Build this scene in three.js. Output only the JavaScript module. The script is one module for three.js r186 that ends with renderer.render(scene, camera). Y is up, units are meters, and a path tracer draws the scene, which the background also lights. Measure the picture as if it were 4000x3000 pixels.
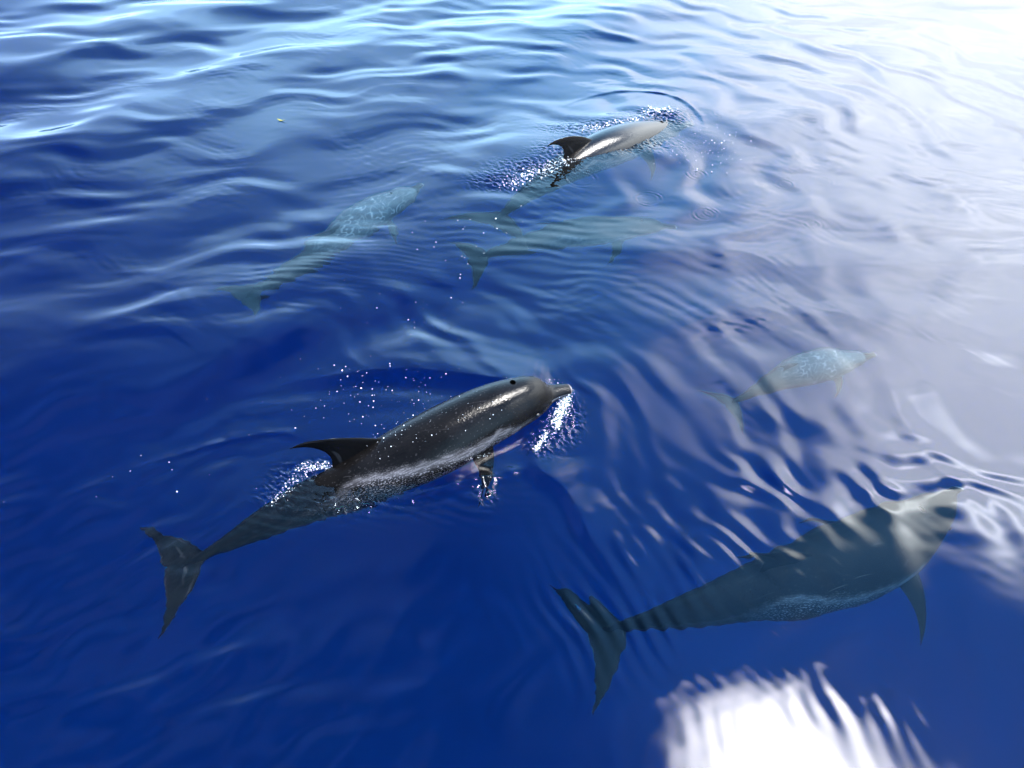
import * as THREE from 'three';
import { mergeGeometries, mergeVertices } from 'three/addons/utils/BufferGeometryUtils.js';
import { createNoise2D, createNoise3D } from 'simplex-noise';

// ------------------------------------------------------------ small helpers
function rng(seed) { let a = seed >>> 0; return () => { a = (a + 0x6d2b79f5) | 0; let t = Math.imul(a ^ (a >>> 15), 1 | a); t = (t + Math.imul(t ^ (t >>> 7), 61 | t)) ^ t; return ((t ^ (t >>> 14)) >>> 0) / 4294967296; }; }
const n2 = createNoise2D(rng(11)), n2b = createNoise2D(rng(23)), n3 = createNoise3D(rng(37));
const sst = (a, b, x) => { const t = Math.min(1, Math.max(0, (x - a) / (b - a))); return t * t * (3 - 2 * t); };
const clamp = (x, a, b) => Math.min(b, Math.max(a, x)), lerp = (a, b, t) => a + (b - a) * t, gauss = (x) => Math.exp(-x * x);
const D2R = Math.PI / 180;
const V = (x, y, z) => new THREE.Vector3(x, y, z);
const towards = (az, el) => V(Math.cos(el * D2R) * Math.sin(az * D2R), Math.sin(el * D2R), -Math.cos(el * D2R) * Math.cos(az * D2R));

function spline(pts, q) { // several curves through listed points: q in 0..1
  const n = pts.length - 1, f = clamp(q, 0, 1) * n, i = Math.min(n - 1, Math.floor(f)), t = f - i, a = pts[Math.max(0, i - 1)], b = pts[i], c = pts[i + 1], d = pts[Math.min(n, i + 2)];
  return b.map((_, k) => 0.5 * (2 * b[k] + (c[k] - a[k]) * t + (2 * a[k] - 5 * b[k] + 4 * c[k] - d[k]) * t * t + (3 * b[k] - a[k] - 3 * c[k] + d[k]) * t * t * t));
}

// ------------------------------------------------------------ camera, sky, sun, exposure
const scene = new THREE.Scene();
const camera = new THREE.PerspectiveCamera(52, 4 / 3, 0.05, 2000);
camera.position.set(0, 2.7, 0);
camera.lookAt(towards(0, -42).add(camera.position));
const SUN = towards(58, 64.5);
const sun = new THREE.DirectionalLight(new THREE.Color(1, 0.96, 0.9), 4);
sun.position.copy(SUN).multiplyScalar(30); sun.castShadow = true; sun.shadow.radius = 4; sun.shadow.mapSize.set(2048, 2048);
Object.assign(sun.shadow.camera, { left: -8, right: 8, top: 8, bottom: -8, near: 1, far: 60 });
sun.target.position.set(0, 0, -3);
scene.add(sun, sun.target);
{ // daylight sky: deep blue overhead, haze low down, a white cloud bank on the sunny side and thin cloud round the sun
  const W = 2048, H = 1024, data = new Float32Array(W * H * 4), d = V(0, 0, 0);
  const fbm = (x, y, z, f) => 0.55 * n3(x * f, y * f, z * f) + 0.28 * n3(x * f * 2.1 + 7, y * f * 2.1, z * f * 2.1) + 0.17 * n3(x * f * 4.3, y * f * 4.3 + 5, z * f * 4.3);
  for (let r = 0; r < H; r++) {
    const up = ((r + 0.5) / H - 0.5) * Math.PI, y = Math.sin(up);
    for (let c = 0; c < W; c++) {
      const ro = ((c + 0.5) / W - 0.5) * 2 * Math.PI;
      d.set(Math.cos(ro) * Math.cos(up), y, Math.sin(ro) * Math.cos(up));
      const el = up / D2R, az = Math.atan2(d.x, -d.z) / D2R, n = fbm(d.x, d.y, d.z, 2.2), m = fbm(d.x + 9, d.y * 1.6, d.z, 5);
      const ds = Math.acos(clamp(d.dot(SUN), -1, 1)) / D2R;
      const low = Math.exp(-Math.max(0, el) / 14), side = 0.5 + 0.5 * Math.cos((az - 41) * D2R);
      let R = lerp(0.016, 0.72, low), G = lerp(0.13, 1.1, low), B = lerp(0.42, 1.65, low);
      const glow = 1 + 1.0 * side * low; R *= glow; G *= glow; B *= glow;
      const mix = (k, r2, g2, b2) => { k = clamp(k, 0, 1); R = lerp(R, r2, k); G = lerp(G, g2, k); B = lerp(B, b2, k); };
      // thin high cloud, mostly below 55 degrees, thicker towards the sun
      mix(sst(-44, 10, az + 10 * n) * sst(170, 120, az) * sst(58, 27, el + 3 * m) * (0.85 + 0.35 * n), 0.66 + 0.75 * sst(38, 16, el), 1.6 + 0.9 * sst(38, 16, el), 2.6 + 0.9 * sst(38, 16, el));
      mix(sst(-8, 30, az) * sst(140, 110, az) * sst(76, 58, el) * 0.8, 0.22, 0.8, 1.9);
      // cloud bank on the sunny side
      const bank = sst(8, 36, az + 6 * n + 12 * sst(30, 12, el)) * sst(125, 95, az + 20 * n) * sst(47.5, 41, el + 1.5 * m) * (0.95 + 0.12 * m);
      const bright = (5.0 + 1.0 * gauss((ds - 20) / 16) + 0.5 * m) * lerp(0.28, 1, sst(4, 31, el)) + 6.5 * gauss((el - 41.5) / 2.2) * sst(32, 44, az + 6 * m);
      mix(bank, bright * 0.92, bright * 0.99, bright * 1.04);
      mix(sst(-0.3, 0.6, n + 0.5 * m) * sst(38, 55, el) * 0.22, 0.55, 0.95, 1.5);
      const dv = Math.hypot(el - 64.5, (az - 58) * 0.42 * 0.5);
      const halo = sst(8.2, 3.0, dv + 0.9 * m) * 36 * (0.86 + 0.14 * sst(-0.4, 0.1, fbm(d.x + 3, d.y, d.z, 16))) + gauss(ds / 7.5) * 0.7 + 0.1 * gauss(ds / 20);
      R += halo; G += halo * 0.98; B += halo * 0.96;
      const i = (r * W + c) * 4; data[i] = R; data[i + 1] = G; data[i + 2] = B; data[i + 3] = 1;
    }
  }
  const sky = new THREE.DataTexture(data, W, H, THREE.RGBAFormat, THREE.FloatType);
  sky.mapping = THREE.EquirectangularReflectionMapping; sky.magFilter = THREE.LinearFilter; sky.needsUpdate = true;
  scene.background = sky; scene.environment = sky;
}
const renderer = new THREE.WebGLRenderer({ antialias: true });
renderer.setSize(1024, 768);
renderer.toneMapping = THREE.LinearToneMapping; renderer.toneMappingExposure = 2;
renderer.shadowMap.enabled = true;

// ------------------------------------------------------------ the sea
// Sinusoids of the open water: wavelength, direction and phase from a seeded generator; slope sets the amplitude.
const waves = [];
{
  const R = rng(5);
  const set = (count, l0, l1, dir, spread, slope, mask) => { for (let i = 0; i < count; i++) { const l = l0 * Math.pow(l1 / l0, R()), a = (dir + (R() * 2 - 1) * spread) * D2R, k = 2 * Math.PI / l; waves.push({ kx: k * Math.sin(a), kz: -k * Math.cos(a), a: slope * (0.6 + 0.8 * R()) / k / Math.sqrt(count), p: R() * 6.283, mask }); } };
  set(7, 1.3, 2.8, -24, 30, 0.055, 0);
  set(12, 0.5, 0.95, -13, 24, 0.06, 1);
  set(10, 0.22, 0.45, 6, 34, 0.05, 2);
  set(14, 0.06, 0.13, 14, 45, 0.022, 3);
}
const RINGS = [ // cx, cz, wavelength, first radius, last radius, bearing, half width of the sector, slope
  [-0.3, -5.2, 0.46, 1.1, 5.4, 52, 88, 0.085],
  [-0.3, -5.2, 0.27, 1.4, 4.6, 40, 60, 0.022],
  [-0.35, -2.5, 0.125, 0.72, 2.5, 40, 60, 0.03],
  [-0.35, -2.5, 0.25, 0.75, 2.6, 88, 46, 0.062],
];
const PACKETS = [ // cx, cz, radius across, radius along, wavelength, bearing, slope: short trains of ripples
  [2.9, -4.5, 0.9, 0.8, 0.17, 6, 0.06], [2.7, -5.5, 0.9, 0.6, 0.18, 24, 0.05],
  [0.85, -2.2, 0.5, 0.35, 0.14, 72, 0.07], [0.75, -1.75, 0.4, 0.3, 0.05, 52, 0.03], [0.5, -1.98, 0.3, 0.22, 0.09, 66, 0.07], [1.95, -2.2, 0.5, 0.2, 0.24, -4, 0.05],
  [0.95, -1.28, 0.5, 0.16, 0.075, 84, 0.022], [1.2, -1.25, 0.3, 0.14, 0.13, 78, 0.03], [0.40, -1.72, 0.26, 0.24, 0.07, 66, 0.22], [0.78, -1.84, 0.22, 0.16, 0.085, 60, 0.11], [1.30, -2.30, 0.55, 0.17, 0.19, 58, 0.14], [2.0, -2.36, 0.3, 0.2, 0.16, 15, 0.12], [0.85, -2.0, 0.3, 0.14, 0.10, 50, 0.14], [-0.45, -2.2, 0.45, 0.1, 0.06, 20, 0.07],
  [-0.9, -2.15, 0.3, 0.14, 0.05, 15, 0.10], [-1.3, -1.98, 0.22, 0.24, 0.05, -50, 0.12], [0.3, -4.3, 1.1, 0.5, 0.10, 4, 0.055], [-1.0, -4.05, 0.6, 0.3, 0.05, 10, 0.07], [-1.4, -3.85, 0.35, 0.25, 0.09, 0, 0.10], [-2.6, -4.0, 1.4, 0.7, 0.16, 0, 0.03],
  [-0.40, -3.35, 0.55, 0.36, 0.20, 52, 0.10], [-0.8, -3.6, 0.8, 0.45, 0.30, 46, 0.09], [0.35, -2.85, 0.28, 0.24, 0.09, 66, 0.08], [-1.2, -1.4, 0.8, 0.45, 0.24, -26, 0.15], [-1.7, -1.9, 0.6, 0.6, 0.16, -38, 0.16], [-1.9, -1.35, 0.5, 0.6, 0.33, -32, 0.16], [-2.0, -2.5, 0.8, 0.5, 0.19, -24, 0.12], [-0.6, -1.3, 0.7, 0.4, 0.3, -40, 0.09], [0.05, -2.2, 0.3, 0.2, 0.05, 0, 0.025],
];
const RIDGES = [ // height, half width on the left of the line, on its right, points: crests pushed up by the swimmers
  [0.06, 0.08, 0.30, [[0.22, -2.96], [0.06, -2.98], [-0.3, -3.06], [-0.62, -3.10], [-1.0, -3.06], [-1.5, -2.92]]],
  [0.022, 0.16, 0.045, [[0.3, -2.86], [0.2, -2.66], [0.1, -2.5], [0.14, -2.38], [0.24, -2.28], [0.33, -2.02], [0.40, -1.8], [0.46, -1.6]]],
  [0.014, 0.03, 0.05, [[0.12, -2.42], [-0.12, -2.36], [-0.4, -2.26], [-0.62, -2.2]]],
  [0.013, 0.03, 0.10, [[0.35, -6.45], [0.62, -6.72], [1.0, -6.86], [1.36, -6.72], [1.54, -6.3], [1.52, -5.9]].reverse()],
  [0.010, 0.02, 0.05, [[-0.95, -2.62], [-1.2, -2.66], [-1.6, -2.5], [-1.8, -2.4]]],
  [0.014, 0.04, 0.12, [[-1.7, -1.25], [-1.35, -1.35], [-1.05, -1.5], [-0.75, -1.58]]], [0.011, 0.03, 0.10, [[-1.3, -1.2], [-0.95, -1.3], [-0.7, -1.42]]],
  [0.004, 0.03, 0.08, [[-1.9, -1.75], [-1.6, -1.95], [-1.45, -2.3]]],
];
const ROUGH = [ // cx, cz, radius across, radius along, height: broken water
  [0.23, -2.76, 0.08, 0.13, 0.022], [0.13, -2.58, 0.06, 0.08, 0.012], [-0.92, -2.42, 0.14, 0.06, 0.014], [-1.05, -2.28, 0.08, 0.08, 0.010], [-0.62, -2.22, 0.2, 0.07, 0.006],
  [0.42, -5.62, 0.22, 0.12, 0.010], [0.15, -5.35, 0.24, 0.12, 0.012], [-0.08, -5.15, 0.18, 0.11, 0.011], [0.8, -5.75, 0.35, 0.12, 0.010], [1.2, -6.25, 0.22, 0.16, 0.012], [0.6, -6.05, 0.3, 0.12, 0.010], [-0.75, -2.2, 0.12, 0.06, 0.006], [-0.11, -2.27, 0.05, 0.06, 0.013], [2.3, -2.1, 0.01, 0.01, 0.0],
];
for (const r of RIDGES) { const p = []; for (let i = 0; i <= 24; i++) p.push(spline(r[3], i / 24)); r[3] = p; const W = 3 * Math.max(r[1], r[2]); r[4] = [Math.min(...p.map((q) => q[0])) - W, Math.max(...p.map((q) => q[0])) + W, Math.min(...p.map((q) => q[1])) - W, Math.max(...p.map((q) => q[1])) + W]; }
const DROP_RINGS = [[1.35, -5.3, .10], [1.95, -5.15, .09], [1.75, -6.3, .13], [0.95, -4.95, .13], [1.35, -4.75, .06], [1.3, -4.72, .11], [0.5, -5.2, .16], [2.25, -5.2, .09], [2.0, -4.6, .06]];
function height(x, z) {
  const far = Math.hypot(x, z + 2), calm = sst(60, 12, far);
  const g1 = 0.75 + 0.5 * n2(x * 0.35 + 3, z * 0.35), g2 = 0.6 + 0.6 * n2(x * 0.55, z * 0.55 + 8), g3 = 0.25 + 0.8 * sst(-0.1, 0.7, n2b(x * 0.8, z * 0.8));
  // the water close to the boat lies smooth
  const near = sst(-1.7, -3.4, z + 0.25 * Math.max(0, x)), lee = 1 - 0.62 * sst(-1.2, 1.2, x + 0.25 * (z + 5)), quiet = 1 - 0.6 * sst(0.9, 2.4, x) * sst(-6.5, -4.5, z), M = [(0.3 + 0.7 * near) * quiet, g1 * (0.2 + 0.8 * near) * lee * (0.85 + 0.75 * sst(-7, -4.6, z)), g2 * (0.1 + 0.9 * near) * lee * (1 + 0.5 * sst(-7, -4.6, z)), g3 * (0.2 + 0.8 * near) * sst(9, 6, far)];
  const wx = 0.12 * n2(x * 0.9, z * 0.9 + 20), wz = 0.12 * n2b(x * 0.9 + 5, z * 0.9);
  let h = 0;
  for (const w of waves) { const m = M[w.mask]; if (m > 0.003) h += w.a * m * Math.sin(w.kx * (x + wx) + w.kz * (z + wz) + w.p); }
  h *= calm;
  for (const [cx, cz, l, r0, r1, b, hw, s] of RINGS) {
    const dx = x - cx, dz = z - cz, r = Math.hypot(dx, dz); if (r < r0 * 0.6 || r > r1 * 1.2) continue;
    let da = Math.atan2(dx, -dz) / D2R - b; da = Math.abs(((da + 540) % 360) - 180);
    const e = sst(r0 * 0.7, r0 * 1.15, r) * sst(r1 * 1.2, r1 * 0.8, r) * sst(hw, hw * 0.55, da) * (1 - 0.55 * sst(1.2, 2.4, x) * sst(-6.5, -4.5, z)); if (e <= 0) continue;
    const k = 2 * Math.PI / l, wob = 0.35 * l * n2(x * 1.3 + l * 40, z * 1.3);
    h += s / k * e * (0.65 + 0.5 * n2b(x * 1.1, z * 1.1 + l * 9)) * Math.sin(k * (r + wob));
  }
  for (const [cx, cz, rx, rz, l, b, sl] of PACKETS) {
    const dx = x - cx, dz = z - cz, e = Math.exp(-(dx * dx) / (rx * rx) - (dz * dz) / (rz * rz)); if (e < 0.01) continue;
    const k = 2 * Math.PI / l, an = b * D2R, wob = 0.45 * l * n2(x * 2 + l * 90, z * 2);
    h += sl / k * e * (0.6 + 0.6 * n2b(x * 2.3 + l * 50, z * 2.3)) * Math.sin(k * (x * Math.sin(an) - z * Math.cos(an) + wob));
  }
  for (const [hh, w0, w1, p, bb] of RIDGES) {
    if (x < bb[0] || x > bb[1] || z < bb[2] || z > bb[3]) continue;
    let best = 9, at = 0, sg = 0; for (let i = 0; i < p.length - 1; i++) { const ax = p[i][0], az = p[i][1], ex = p[i + 1][0] - ax, ez = p[i + 1][1] - az, t = clamp(((x - ax) * ex + (z - az) * ez) / (ex * ex + ez * ez), 0, 1), d = Math.hypot(x - ax - ex * t, z - az - ez * t); if (d < best) { best = d; at = (i + t) / (p.length - 1); sg = (x - ax) * ez - (z - az) * ex; } }
    const fq = 0.45 / Math.max(w0, w1), wob = 0.8 + 0.3 * n2(x * fq + hh * 900, z * fq), w = (sg > 0 ? w0 : w1) * (0.9 + 0.2 * n2b(x * fq * 0.6, z * fq * 0.6 + 4));
    h += hh * wob * (0.25 * Math.exp(-best / w * 2.2) + 0.75 * Math.exp(-best * best / (w * w))) * sst(0, 0.32, at) * sst(1, 0.5, at);
  }
  for (const [cx, cz, rx, rz, a] of ROUGH) {
    const dx = (x - cx) / rx, dz = (z - cz) / rz, e = Math.exp(-dx * dx - dz * dz); if (e < 0.03) continue;
    h += a * e * (0.6 * n2(x * 22, z * 22) + 0.45 * n2b(x * 42, z * 42) + 0.2 * n2(x * 75, z * 75));
  }
  for (const [cx, cz, rr] of DROP_RINGS) { const r0 = rr * 0.65; const r = Math.hypot(x - cx, z - cz); if (r < r0 + 0.1) h += 0.0011 * Math.sin((r - r0) * 200) * (0.6 + 0.6 * n2(x * 9, z * 9)) * gauss((r - r0) / 0.028); }
  return h;
}
{
  const NU = 1000, NV = 1080, EX = 26, us = [], vs = [];
  for (let i = -EX; i <= NU + EX; i++) { const t = i / NU * 2 - 1, o = i < 0 ? -i : i > NU ? i - NU : 0; us.push(t + Math.sign(t) * (o ? Math.pow(1.38, o) * 0.006 : 0)); }
  for (let j = -EX; j <= NV + EX; j++) { const t = clamp(j / NV, 0, 1), o = j < 0 ? -j : j > NV ? j - NV : 0; vs.push((j < 0 ? 1 : -1) * (o ? Math.pow(1.33, o) * 0.06 : 0) - 0.7 - 9.8 * (0.5 * t + 0.5 * t * t)); }
  const nu = us.length, nv = vs.length, pos = new Float32Array(nu * nv * 3), idx = new Uint32Array((nu - 1) * (nv - 1) * 6);
  for (let j = 0, p = 0; j < nv; j++) for (let i = 0; i < nu; i++, p += 3) {
    const z = vs[j], x = us[i] * (1.35 + 0.56 * clamp(-z, 0, 11)); pos[p] = x; pos[p + 1] = height(x, z); pos[p + 2] = z;
  }
  for (let j = 0, p = 0; j < nv - 1; j++) for (let i = 0; i < nu - 1; i++) { const a = j * nu + i; idx[p++] = a; idx[p++] = a + 1; idx[p++] = a + nu; idx[p++] = a + 1; idx[p++] = a + nu + 1; idx[p++] = a + nu; }
  const g = new THREE.BufferGeometry(); g.setAttribute('position', new THREE.BufferAttribute(pos, 3)); g.setIndex(new THREE.BufferAttribute(idx, 1)); g.computeVertexNormals();
  const m = new THREE.MeshPhysicalMaterial({ color: 0xffffff, roughness: 0.015, transmission: 1, thickness: 1, ior: 1.333, attenuationColor: new THREE.Color().setRGB(0.35, 0.71, 0.945), attenuationDistance: 1 });
  m.name = 'sea_water';
  const sea = new THREE.Mesh(g, m); sea.name = 'sea'; sea.userData.kind = 'structure'; sea.castShadow = sea.receiveShadow = true; scene.add(sea);
  const dg = new THREE.PlaneGeometry(1200, 1200); dg.rotateX(-Math.PI / 2);
  const deep = new THREE.Mesh(dg, new THREE.MeshStandardMaterial({ color: new THREE.Color().setRGB(0.006, 0.235, 0.078), roughness: 1 })); deep.name = 'deep_water'; deep.position.y = -5; deep.userData.kind = 'structure'; deep.receiveShadow = true; scene.add(deep);
}

// ------------------------------------------------------------ dolphins
// Rows of the body for length 1: along, height above the spine, depth below it, half width.
const PROFILE = [[0, .005, .006, .008], [.005, .011, .012, .015], [.03, .0155, .017, .0195], [.056, .020, .024, .026], [.066, .031, .029, .032], [.082, .049, .037, .042], [.11, .061, .047, .053], [.15, .069, .058, .062], [.2, .077, .071, .074], [.28, .087, .086, .085], [.37, .093, .096, .090], [.46, .092, .096, .084], [.55, .085, .086, .072], [.64, .076, .073, .056], [.73, .067, .062, .041], [.82, .053, .047, .027], [.9, .033, .026, .015], [.95, .020, .016, .011], [.985, .010, .008, .008], [1, .004, .003, .005]];
function profile(s, c) { // Catmull-Rom through the rows
  let i = 0; while (i < PROFILE.length - 2 && PROFILE[i + 1][0] < s) i++;
  const P = PROFILE, a = P[i], b = P[i + 1], p = P[Math.max(0, i - 1)], q = P[Math.min(P.length - 1, i + 2)], h = b[0] - a[0], t = clamp((s - a[0]) / h, 0, 1);
  const m0 = i ? (b[c] - p[c]) / (b[0] - p[0]) * h : (b[c] - a[c]), m1 = i < P.length - 2 ? (q[c] - a[c]) / (q[0] - a[0]) * h : (b[c] - a[c]), t2 = t * t, t3 = t2 * t;
  return (2 * t3 - 3 * t2 + 1) * a[c] + (t3 - 2 * t2 + t) * m0 + (3 * t2 - 2 * t3) * b[c] + (t3 - t2) * m1;
}
// Skin colours: u runs from beak to fluke, v round the body (0.5 at the back ridge, 0 and 1 under the belly).
function skinTexture(seed, spots, pale, gain = 1) {
  const W = 2048, H = 1024, px = new Uint8Array(W * H * 4), a = createNoise2D(rng(seed)), b = createNoise2D(rng(seed + 1)), e = createNoise2D(rng(seed + 2));
  const rs = rng(seed + 5), marks = []; for (let i = 0; i < 16; i++) { const u = 0.2 + 1.2 * rs(), v = (rs() - 0.5) * 0.5, an = (rs() - 0.5) * 0.9, l = 0.03 + 0.1 * rs(); marks.push([u, v, l * Math.cos(an), l * Math.sin(an), 0.0007 + 0.0009 * rs(), 0.03 + 0.05 * rs()]); }
  const enc = (x) => Math.round(255 * (x <= 0.0031308 ? 12.92 * x : 1.055 * Math.pow(x, 1 / 2.4) - 0.055));
  for (let y = 0; y < H; y++) for (let x = 0; x < W; x++) {
    const u = (x + 0.5) / W, v = (y + 0.5) / H, w = Math.abs(v - 0.5) * 2; // 0 at the ridge, 1 at the belly line
    const s = u / 0.985, U = s * 2, Vv = (v - 0.5) * 1.1;
    const n = 0.6 * a(U * 4, Vv * 4) + 0.4 * a(U * 11, Vv * 11), f = b(U * 62, Vv * 105), st = e(U * 14, Vv * 90);
    // dark cape above, a pale blaze rising to the back behind the head, grey flank, pale belly
    const line = 0.47 + 0.05 * n - 0.16 * gauss((s - 0.56) / 0.1) + 0.1 * gauss((s - 0.1) / 0.1), flank = sst(line - 0.015, line + 0.05, w), belly = sst(0.66, 0.86, w + 0.1 * n) * sst(0.97, 0.6, s);
    const blaze = gauss((w - line - 0.05) / 0.035) * sst(0.12, 0.22, s) * sst(0.68, 0.5, s) * (0.75 + 0.35 * st);
    let k = lerp(0.0045 + 0.002 * n, (0.012 + 0.005 * n) * gain, flank); k = lerp(k, 0.08 * (0.6 + 0.4 * gain), belly * 0.8); k = lerp(k, 0.13, clamp(blaze, 0, 1) * 0.9);
    const spotW = spots * sst(line - 0.06, line + 0.14, w) * sst(0.06, 0.14, s) * sst(0.8, 0.5, s), sp = sst(0.30, 0.62, f + 0.25 * st + 0.25 * n);
    k = lerp(k, 0.17 + 0.03 * gain, clamp(sp * spotW, 0, 1) * 0.85);
    const cap = spots * 0.18 * sst(0.72, 0.86, b(U * 42 + 31, Vv * 42)) * sst(0.1, 0.2, s) * (1 - flank); k = lerp(k, 0.09, clamp(cap, 0, 1));
    if (pale) { const causticNet = 1 - Math.abs(a(U * 7 + 3 + 0.3 * n, Vv * 11 + 0.3 * b(U * 5, Vv * 5)) + 0.35 * b(U * 14, Vv * 19)) * 1.3; const front = sst(0.75, 0.4, s); k = lerp(k, 0.035, pale * 0.6); k = lerp(k, 0.09, pale * 0.7 * front); k = lerp(k, 0.30, pale * 0.7 * front * clamp(0.5 + 0.7 * n, 0, 1) * sst(0.55, 1.0, causticNet)); }  // pale web of lines: underwater sun caustics painted into the skin colour
    for (const [mu, mv, mx, my, mw, mk] of marks) { const du = U - mu, dv = Vv - mv; if (Math.abs(du) > 0.14 || Math.abs(dv) > 0.08) continue; const q = clamp((du * mx + dv * my) / (mx * mx + my * my), 0, 1), d = Math.hypot(du - q * mx, dv - q * my + 0.004 * Math.sin(q * 3)); k = lerp(k, mk, gauss(d / mw / 1.3) * 0.8 * Math.sin(q * 3.1416)); }
    k *= 1 + 0.10 * st; if (s < 0.062) { k = lerp(k, 0.007, 0.9 * sst(0.62, 0.5, w)); k = lerp(k, 0.22, gauss((w - 0.57) / 0.03) * 0.6); k = lerp(k, 0.2, sst(0.008, 0.002, s)); }
    const i = (y * W + x) * 4; px[i] = enc(k * 1.03); px[i + 1] = enc(k * 0.97); px[i + 2] = enc(k * 1.02); px[i + 3] = 255;
  }
  const t = new THREE.DataTexture(px, W, H); t.colorSpace = THREE.SRGBColorSpace; t.magFilter = THREE.LinearFilter; t.wrapS = t.wrapT = THREE.ClampToEdgeWrapping; t.needsUpdate = true; return t;
}
// The wet film shines in the air on the front half; the submerged rear has none.
const FILM = new THREE.DataTexture(new Uint8Array(64 * 4).map((_, i) => 6 + 249 * sst(40, 33, i >> 2)), 64, 1); FILM.magFilter = THREE.LinearFilter; FILM.needsUpdate = true;
const GRAIN = (() => { const N = 512, d = new Uint8Array(N * N * 4), q = createNoise3D(rng(9)), P = 2 * Math.PI; for (let y = 0; y < N; y++) for (let x = 0; x < N; x++) { const u = x / N * P, v = y / N * P, w = (f, o) => q(Math.cos(u) * f + o, Math.sin(u) * f + Math.cos(v) * f * 0.7, Math.sin(v) * f * 0.9 - o), i = (y * N + x) * 4; d[i] = d[i + 1] = d[i + 2] = 128 + 70 * w(2.2, 0) + 34 * w(6, 3) + 20 * w(14, 7); d[i + 3] = 255; } const t = new THREE.DataTexture(d, N, N); t.magFilter = THREE.LinearFilter; t.wrapS = t.wrapT = THREE.RepeatWrapping; t.repeat.set(9, 5); t.needsUpdate = true; return t; })();
const skin = (t, rough, film) => new THREE.MeshPhysicalMaterial({ map: t, roughness: rough, specularIntensity: film || 0.06, specularIntensityMap: film ? FILM : null, bumpMap: GRAIN, bumpScale: 0.0007 });
const SKIN_SHINY = skin(skinTexture(151, 0.7, 0), 0.2, 0.5), SKIN_WET = skin(skinTexture(101, 1, 0), 0.15, 0.2), SKIN_SPOTTED = skin(skinTexture(202, 0.9, 0, 2), 0.6, 0), SKIN_CAUSTIC = skin(skinTexture(303, 1, 1, 2.5), 0.6, 0);  // the last skin carries painted caustic light
const DARK = new THREE.MeshPhysicalMaterial({ color: new THREE.Color().setRGB(0.004, 0.004, 0.005), roughness: 0.3 });

// A fin from its leading and trailing edge (pairs: backwards, outwards); place(a, b, thick) turns fin coordinates into a point.
function finGeometry(lead, trail, thick, place, uv, root = 0) {
  const NQ = 28, NC = 22, pos = [], uvs = [], idx = [];
  for (let j = 0; j <= NQ; j++) {
    const q = 1 - Math.pow(1 - j / NQ, 1.6), L = spline(lead, q), T = spline(trail, q), t0 = thick * Math.pow(1 - q, 0.55) * (1 - 0.3 * q) + root * Math.exp(-q * 9);
    for (let i = 0; i < NC * 2; i++) {
      const side = i < NC ? 1 : -1, c = i < NC ? i / NC : 2 - i / NC, cc = 0.5 - 0.5 * Math.cos(Math.PI * c), th = side * t0 * 2.6 * (0.2969 * Math.sqrt(cc) - 0.126 * cc - 0.3516 * cc * cc + 0.2843 * cc ** 3 - 0.1015 * cc ** 4) * 1.9;
      const p = place(lerp(L[0], T[0], cc), lerp(L[1], T[1], cc), th); pos.push(p.x, p.y, p.z); uvs.push(uv[0] + 0.03 * cc, uv[1] + 0.02 * q);
    }
  }
  const R = NC * 2; for (let j = 0; j < NQ; j++) for (let i = 0; i < R; i++) { const a = j * R + i, b = j * R + (i + 1) % R; idx.push(a, b, a + R, b, b + R, a + R); }
  const g = new THREE.BufferGeometry(); g.setAttribute('position', new THREE.Float32BufferAttribute(pos, 3)); g.setAttribute('uv', new THREE.Float32BufferAttribute(uvs, 2)); g.setIndex(idx); g.computeVertexNormals(); return g;
}
const DORSAL = [[[0, -.012], [.028, .010], [.062, .036], [.098, .060], [.134, .077], [.168, .086], [.196, .087]], [[.15, -.016], [.138, .006], [.132, .028], [.138, .048], [.152, .064], [.172, .077], [.196, .086]]];
const FLIPPER = [[[0, -.012], [.012, .02], [.028, .05], [.05, .08], [.08, .11], [.112, .135]], [[.062, -.012], [.064, .016], [.066, .044], [.074, .074], [.09, .105], [.113, .135]]];
const FLUKE = [[[0, 0], [.010, .018], [.026, .042], [.048, .072], [.074, .102], [.104, .128]], [[.072, 0], [.078, .014], [.078, .04], [.082, .07], [.092, .102], [.105, .128]]];

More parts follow.
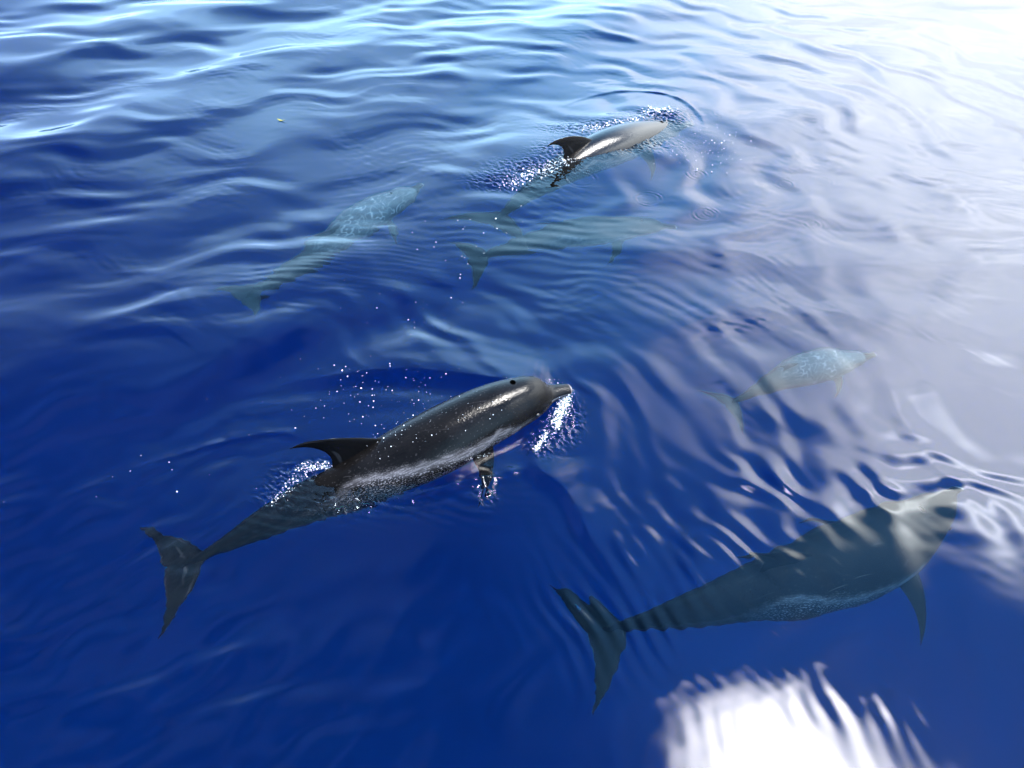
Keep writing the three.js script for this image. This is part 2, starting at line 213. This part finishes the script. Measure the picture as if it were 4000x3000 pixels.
function dolphin(name, label, { path, ups = [[0, 1, 0]], material, flip = [0.55, 0.55], girth = 1, fluke = 1.3, flukeYaw = 0, dorsalLean = 0 }) {
  const pts = path.map((p) => V(...p)), curve = new THREE.CatmullRomCurve3(pts, false, 'centripetal'), L = curve.getLength(), origin = curve.getPointAt(0.4);
  if (ups.length < 2) ups = [ups[0], ups[0]];
  const frame = (s) => {
    const p = curve.getPointAt(clamp(s, 0, 1)).sub(origin), t = curve.getTangentAt(clamp(s, 0, 1)).normalize(); // towards the tail
    if (s > 1) p.addScaledVector(t, (s - 1) * L);
    const u0 = V(...spline(ups, s)).normalize(), side = new THREE.Vector3().crossVectors(u0, t).normalize(), u = new THREE.Vector3().crossVectors(t, side).normalize();
    return { p, t, u, side };
  };
  const at = (s, upBy, sideBy) => { const f = frame(s); return f.p.addScaledVector(f.u, upBy * L).addScaledVector(f.side, sideBy * L); };
  const NS = 190, NA = 72, pos = [], uvs = [], idx = [];
  for (let j = 0; j <= NS; j++) {
    const q = j / NS, s = q < 0.3 ? q * q * 0.9 + q * 0.27 : lerp(0.162, 1, (q - 0.3) / 0.7), f = frame(s), T = profile(s, 1) * lerp(1, girth, sst(.1, .3, s)), B = profile(s, 2) * lerp(1, girth, sst(.1, .3, s)), Wd = profile(s, 3) * lerp(1, girth, sst(.1, .3, s));
    for (let i = 0; i <= NA; i++) {
      const v = i / NA, a = (v - 0.5) * 2 * Math.PI, ca = Math.cos(a), sa = Math.sin(a), keel = sst(0.6, 0.9, s), ex = lerp(0.94, 1.25, keel);
      let k = 1;
      const mouth = 0.56 + 0.1 * sst(0.06, 0.13, s); if (s < 0.125) k -= 0.13 * gauss((Math.abs(v - 0.5) * 2 - mouth) / 0.035) * sst(0.13, 0.1, s) * sst(0.002, 0.012, s);
      const y = Math.sign(ca) * Math.pow(Math.abs(ca), ex) * (ca > 0 ? T : B), x = Math.sign(sa) * Math.pow(Math.abs(sa), lerp(0.96, 1.1, keel)) * Wd;
      const p = f.p.clone().addScaledVector(f.u, y * L * k).addScaledVector(f.side, x * L * k);
      pos.push(p.x, p.y, p.z); uvs.push(s * 0.985, v);
    }
  }
  const R = NA + 1; for (let j = 0; j < NS; j++) for (let i = 0; i < NA; i++) { const a = j * R + i; idx.push(a, a + 1, a + R, a + 1, a + R + 1, a + R); }
  const trunk = new THREE.BufferGeometry(); trunk.setAttribute('position', new THREE.Float32BufferAttribute(pos, 3)); trunk.setAttribute('uv', new THREE.Float32BufferAttribute(uvs, 2)); trunk.setIndex(idx); trunk.computeVertexNormals();
  { const n = trunk.attributes.normal; for (let j = 0; j <= NS; j++) { const a = j * R, b = a + NA, v = V(n.getX(a) + n.getX(b), n.getY(a) + n.getY(b), n.getZ(a) + n.getZ(b)).normalize(); n.setXYZ(a, v.x, v.y, v.z); n.setXYZ(b, v.x, v.y, v.z); } }
  const parts = [trunk], s0 = 0.455, fy = Math.sin(flukeYaw * D2R), fc = Math.cos(flukeYaw * D2R);
  parts.push(finGeometry(...DORSAL.map((e) => e.map(([a, b]) => [a * 1.12, b > 0 ? b * 1.12 : b])), 0.0085, (a, b, t) => at(s0 + a, profile(s0 + Math.min(a, .15), 1) * girth - 0.004 + b, t + dorsalLean * Math.max(0, b)), [.56, .49], 0.006));
  for (const sd of [-1, 1]) {
    const fr = frame(0.255), an = (sd > 0 ? flip[1] : flip[0]), out = fr.side.clone().multiplyScalar(sd * Math.cos(an)).addScaledVector(fr.u, -Math.sin(an)), nor = new THREE.Vector3().crossVectors(out, fr.t).multiplyScalar(1);
    const base = at(0.255, -0.036, sd * profile(0.255, 3) * 0.93 * girth);
    parts.push(finGeometry(...FLIPPER, 0.0075, (a, b, t) => base.clone().addScaledVector(fr.t, a * L).addScaledVector(out, b * L).addScaledVector(nor, t * L), [.9, .47], 0.005));
    parts.push(finGeometry(...FLUKE.map((e) => e.map(([a, b]) => [a * fluke, b * fluke])), 0.006, (a, b, t) => { const j = 0.0035 * n2(b * 70 + sd * 9, a * 30) * sst(0.02, 0.07, a), droop = -0.9 * b * b; return at(0.935 + (a + j) * fc + sd * b * fy, t * (1.25 - 2 * b) + droop, sd * b * fc - a * fy); }, [.9, .47], 0.004));
  }
  const g = mergeGeometries(parts); 
  const o = new THREE.Group(); o.name = name; o.position.copy(origin); o.userData = { label, category: 'dolphin', group: 'spotted dolphins swimming beside the boat' }; scene.add(o);
  const add = (n, geo, m) => { const me = new THREE.Mesh(geo, m); me.name = n; me.castShadow = me.receiveShadow = true; o.add(me); return me; };
  add('body', g, material);
  for (const sd of [-1, 1]) { const e = new THREE.SphereGeometry(0.0062 * L, 14, 10), p = at(0.118, -0.012, sd * profile(0.118, 3) * 0.955); e.translate(p.x, p.y, p.z); add('eye', e, DARK); }
  { const f = frame(0.15), e = new THREE.SphereGeometry(1, 18, 12); e.scale(0.009 * L, 0.003 * L, 0.007 * L); const p = at(0.15, profile(0.15, 1) - 0.0004, 0); e.applyMatrix4(new THREE.Matrix4().makeBasis(f.side, f.u, f.t.clone().negate())); e.translate(p.x, p.y, p.z); add('blowhole', e, DARK); }
  return o;
}
dolphin('dolphin', 'dark spotted dolphin breaking the surface nearest the boat, head and dorsal fin in the air', {
  path: [[0.295, 0.060, -2.898], [0.132, 0.060, -2.842], [-0.123, 0.040, -2.715], [-0.386, -0.010, -2.556], [-0.717, -0.095, -2.385], [-0.982, -0.150, -2.261], [-1.185, -0.165, -2.12], [-1.405, -0.155, -1.945]], ups: [[0, 1, -0.12], [0, 1, -0.2], [0.05, 1, -0.5], [0.1, 1, -0.55], [0.05, 1, -0.1]], material: SKIN_WET, fluke: 1.22, flukeYaw: 12, flip: [0.55, 0.95], girth: 0.91, dorsalLean: 0.38 });
dolphin('dolphin_001', 'farthest dolphin, black dorsal fin and wet shining back out of the water', {
  path: [[1.481, -0.13, -6.25], [1.257, -0.12, -6.14], [0.903, -0.095, -5.89], [0.54, -0.12, -5.61], [0.150, -0.220, -5.229], [-0.018, -0.250, -5.017], [-0.125, -0.250, -4.837]], material: SKIN_SHINY });
dolphin('dolphin_002', 'pale dolphin with caustic light painted into its skin, wholly under water to the left of the farthest dolphin', {
  path: [[-0.674, -0.420, -5.479], [-0.790, -0.450, -5.352], [-0.972, -0.520, -5.228], [-1.189, -0.540, -4.897], [-1.409, -0.600, -4.580], [-1.575, -0.620, -4.359], [-1.734, -0.620, -4.204]], ups: [[0, 1, 0], [0, 1, -0.1], [0, 1, -0.35]], material: SKIN_CAUSTIC, girth: 1.02, fluke: 1.25, flip: [0.8, 0.35] });
dolphin('dolphin_003', 'faint grey dolphin under water just in front of the farthest dolphin', {
  path: [[1.168, -0.450, -4.923], [1.022, -0.450, -4.924], [0.770, -0.500, -4.935], [0.419, -0.500, -4.887], [0.090, -0.550, -4.799], [-0.125, -0.550, -4.689], [-0.248, -0.550, -4.642]], material: SKIN_SPOTTED, girth: 1.1, fluke: 1.5 });
dolphin('dolphin_004', 'small dolphin under water beneath the bright cloud reflection at the right', {
  path: [[2.138, -0.500, -3.553], [2.020, -0.530, -3.541], [1.835, -0.560, -3.508], [1.631, -0.600, -3.451], [1.449, -0.620, -3.360], [1.250, -0.620, -3.249]], material: SKIN_CAUSTIC, girth: 1.3, fluke: 1.6 });
dolphin('dolphin_005', 'large grey speckled dolphin gliding just under the surface beside the sun glare', {
  path: [[2.194, -0.420, -2.529], [2.032, -0.460, -2.411], [1.815, -0.520, -2.279], [1.412, -0.560, -2.107], [1.045, -0.600, -2.009], [0.745, -0.620, -1.930], [0.40, -0.620, -1.85]], ups: [[0, 1, -0.1], [0, 1, -0.2]], material: SKIN_SPOTTED, girth: 1.1, fluke: 1.38 });

// ------------------------------------------------------------ spray and a floating leaf
function spray(name, label, seed, groups) {
  const R = rng(seed), g = new THREE.IcosahedronGeometry(1, 2), list = [], q = new THREE.Quaternion(), e = new THREE.Euler();
  for (const [n, cx, cy, cz, sx, sy, sz, r0, r1, line] of groups) for (let i = 0; i < n; i++) {
    const t = R(), gs = () => (R() + R() + R() - 1.5) / 1.5, x = cx + sx * gs() + (line ? line[0] * t : 0), z = cz + sz * gs() + (line ? line[1] * t : 0), r = r0 * Math.pow(r1 / r0, Math.pow(R(), 2.6));
    const y = Math.max(cy + sy * gs(), height(x, z) + 0.3 * r);
    q.setFromEuler(e.set(R() * 6, R() * 6, R() * 6)); list.push(new THREE.Matrix4().compose(V(x, y, z), q, V(r, r * (0.8 + 0.5 * R()), r * (1 + 0.7 * R()))));
  }
  const m = new THREE.InstancedMesh(g, DROP, list.length); list.forEach((x, i) => m.setMatrixAt(i, x)); m.name = name; m.castShadow = m.receiveShadow = true;
  m.userData = { label, category: 'spray', kind: 'stuff' }; scene.add(m);
}
const DROP = new THREE.MeshPhysicalMaterial({ color: new THREE.Color().setRGB(0.8, 0.83, 0.86), roughness: 0.12, ior: 1.333 });
spray('spray_drops', 'white drops of water flying over and behind the nearest dolphin', 71, [ // count, centre, spread, smallest and largest radius, line
  [60, -0.5, 0.14, -2.8, 0.55, 0.14, 0.3, 0.0007, 0.0030], [130, -0.62, 0.15, -2.45, 0.06, 0.07, 0.16, 0.0007, 0.0030, [0.6, -0.26]], [40, -0.75, 0.08, -2.85, 0.6, 0.1, 0.3, 0.001, 0.0035], [14, -1.6, 0.02, -2.5, 0.8, 0.03, 0.6, 0.001, 0.003],
  [28, -0.45, 0.1, -3.5, 0.6, 0.12, 0.5, 0.0008, 0.0034], [22, -0.2, 0.1, -4.2, 0.7, 0.15, 0.5, 0.0015, 0.004],
]);
spray('splash', 'white splash thrown up beside the beak of the nearest dolphin', 72, [
  [520, 0.28, 0.03, -2.88, 0.045, 0.035, 0.06, 0.0010, 0.0042, [-0.08, 0.22]], [120, 0.17, 0.01, -2.64, 0.03, 0.02, 0.04, 0.001, 0.0045, [-0.06, 0.12]], [150, -0.8, 0.0, -2.36, 0.02, 0.006, 0.02, 0.0007, 0.0026, [0.7, -0.14]], [60, 0.12, 0.03, -2.98, 0.2, 0.02, 0.05, 0.001, 0.003],
]);
spray('splash_001', 'string of bright drops trailing from the dorsal fin of the nearest dolphin', 73, [
  [150, -0.82, 0.0, -2.43, 0.08, 0.02, 0.04, 0.0008, 0.0036, [-0.14, 0.0]], [110, -0.93, 0.0, -2.42, 0.05, 0.015, 0.05, 0.0008, 0.0032, [-0.12, 0.2]],
]);
spray('splash_002', 'sparkling broken water along the back of the farthest dolphin', 74, [
  [300, 0.58, 0.0, -5.62, 0.12, 0.03, 0.12, 0.0016, 0.006, [-0.62, 0.55]], [120, 0.55, 0.0, -5.98, 0.10, 0.02, 0.08, 0.002, 0.006, [0.5, -0.2]], [110, 1.2, 0.0, -6.35, 0.2, 0.02, 0.14, 0.002, 0.007], [60, 1.5, 0.0, -5.7, 0.6, 0.01, 0.6, 0.002, 0.005],
]);
{
  const sh = new THREE.Shape(); sh.moveTo(-0.05, 0); sh.quadraticCurveTo(-0.02, 0.017, 0.012, 0.008); sh.lineTo(0.05, 0.004); sh.lineTo(0.05, -0.002); sh.lineTo(0.012, -0.006); sh.quadraticCurveTo(-0.02, -0.014, -0.05, 0);
  const g = new THREE.ExtrudeGeometry(sh, { depth: 0.002, bevelEnabled: true, bevelSize: 0.001, bevelThickness: 0.001, bevelSegments: 1, curveSegments: 10 }); g.rotateX(-Math.PI / 2);
  const p = g.attributes.position; for (let i = 0; i < p.count; i++) p.setY(i, p.getY(i) + 6 * p.getX(i) ** 2); g.computeVertexNormals();
  const leaf = new THREE.Mesh(g, new THREE.MeshStandardMaterial({ color: new THREE.Color().setRGB(0.22, 0.24, 0.02), roughness: 0.6 })); leaf.name = 'leaf'; leaf.position.set(-1.88, height(-1.88, -6.2) + 0.004, -6.2); leaf.rotation.y = -0.35; leaf.scale.setScalar(0.7); leaf.castShadow = true;
  leaf.userData = { label: 'tiny yellow green leaf floating on the open water', category: 'leaf' }; scene.add(leaf);
}

scene.updateMatrixWorld(true);
renderer.render(scene, camera);
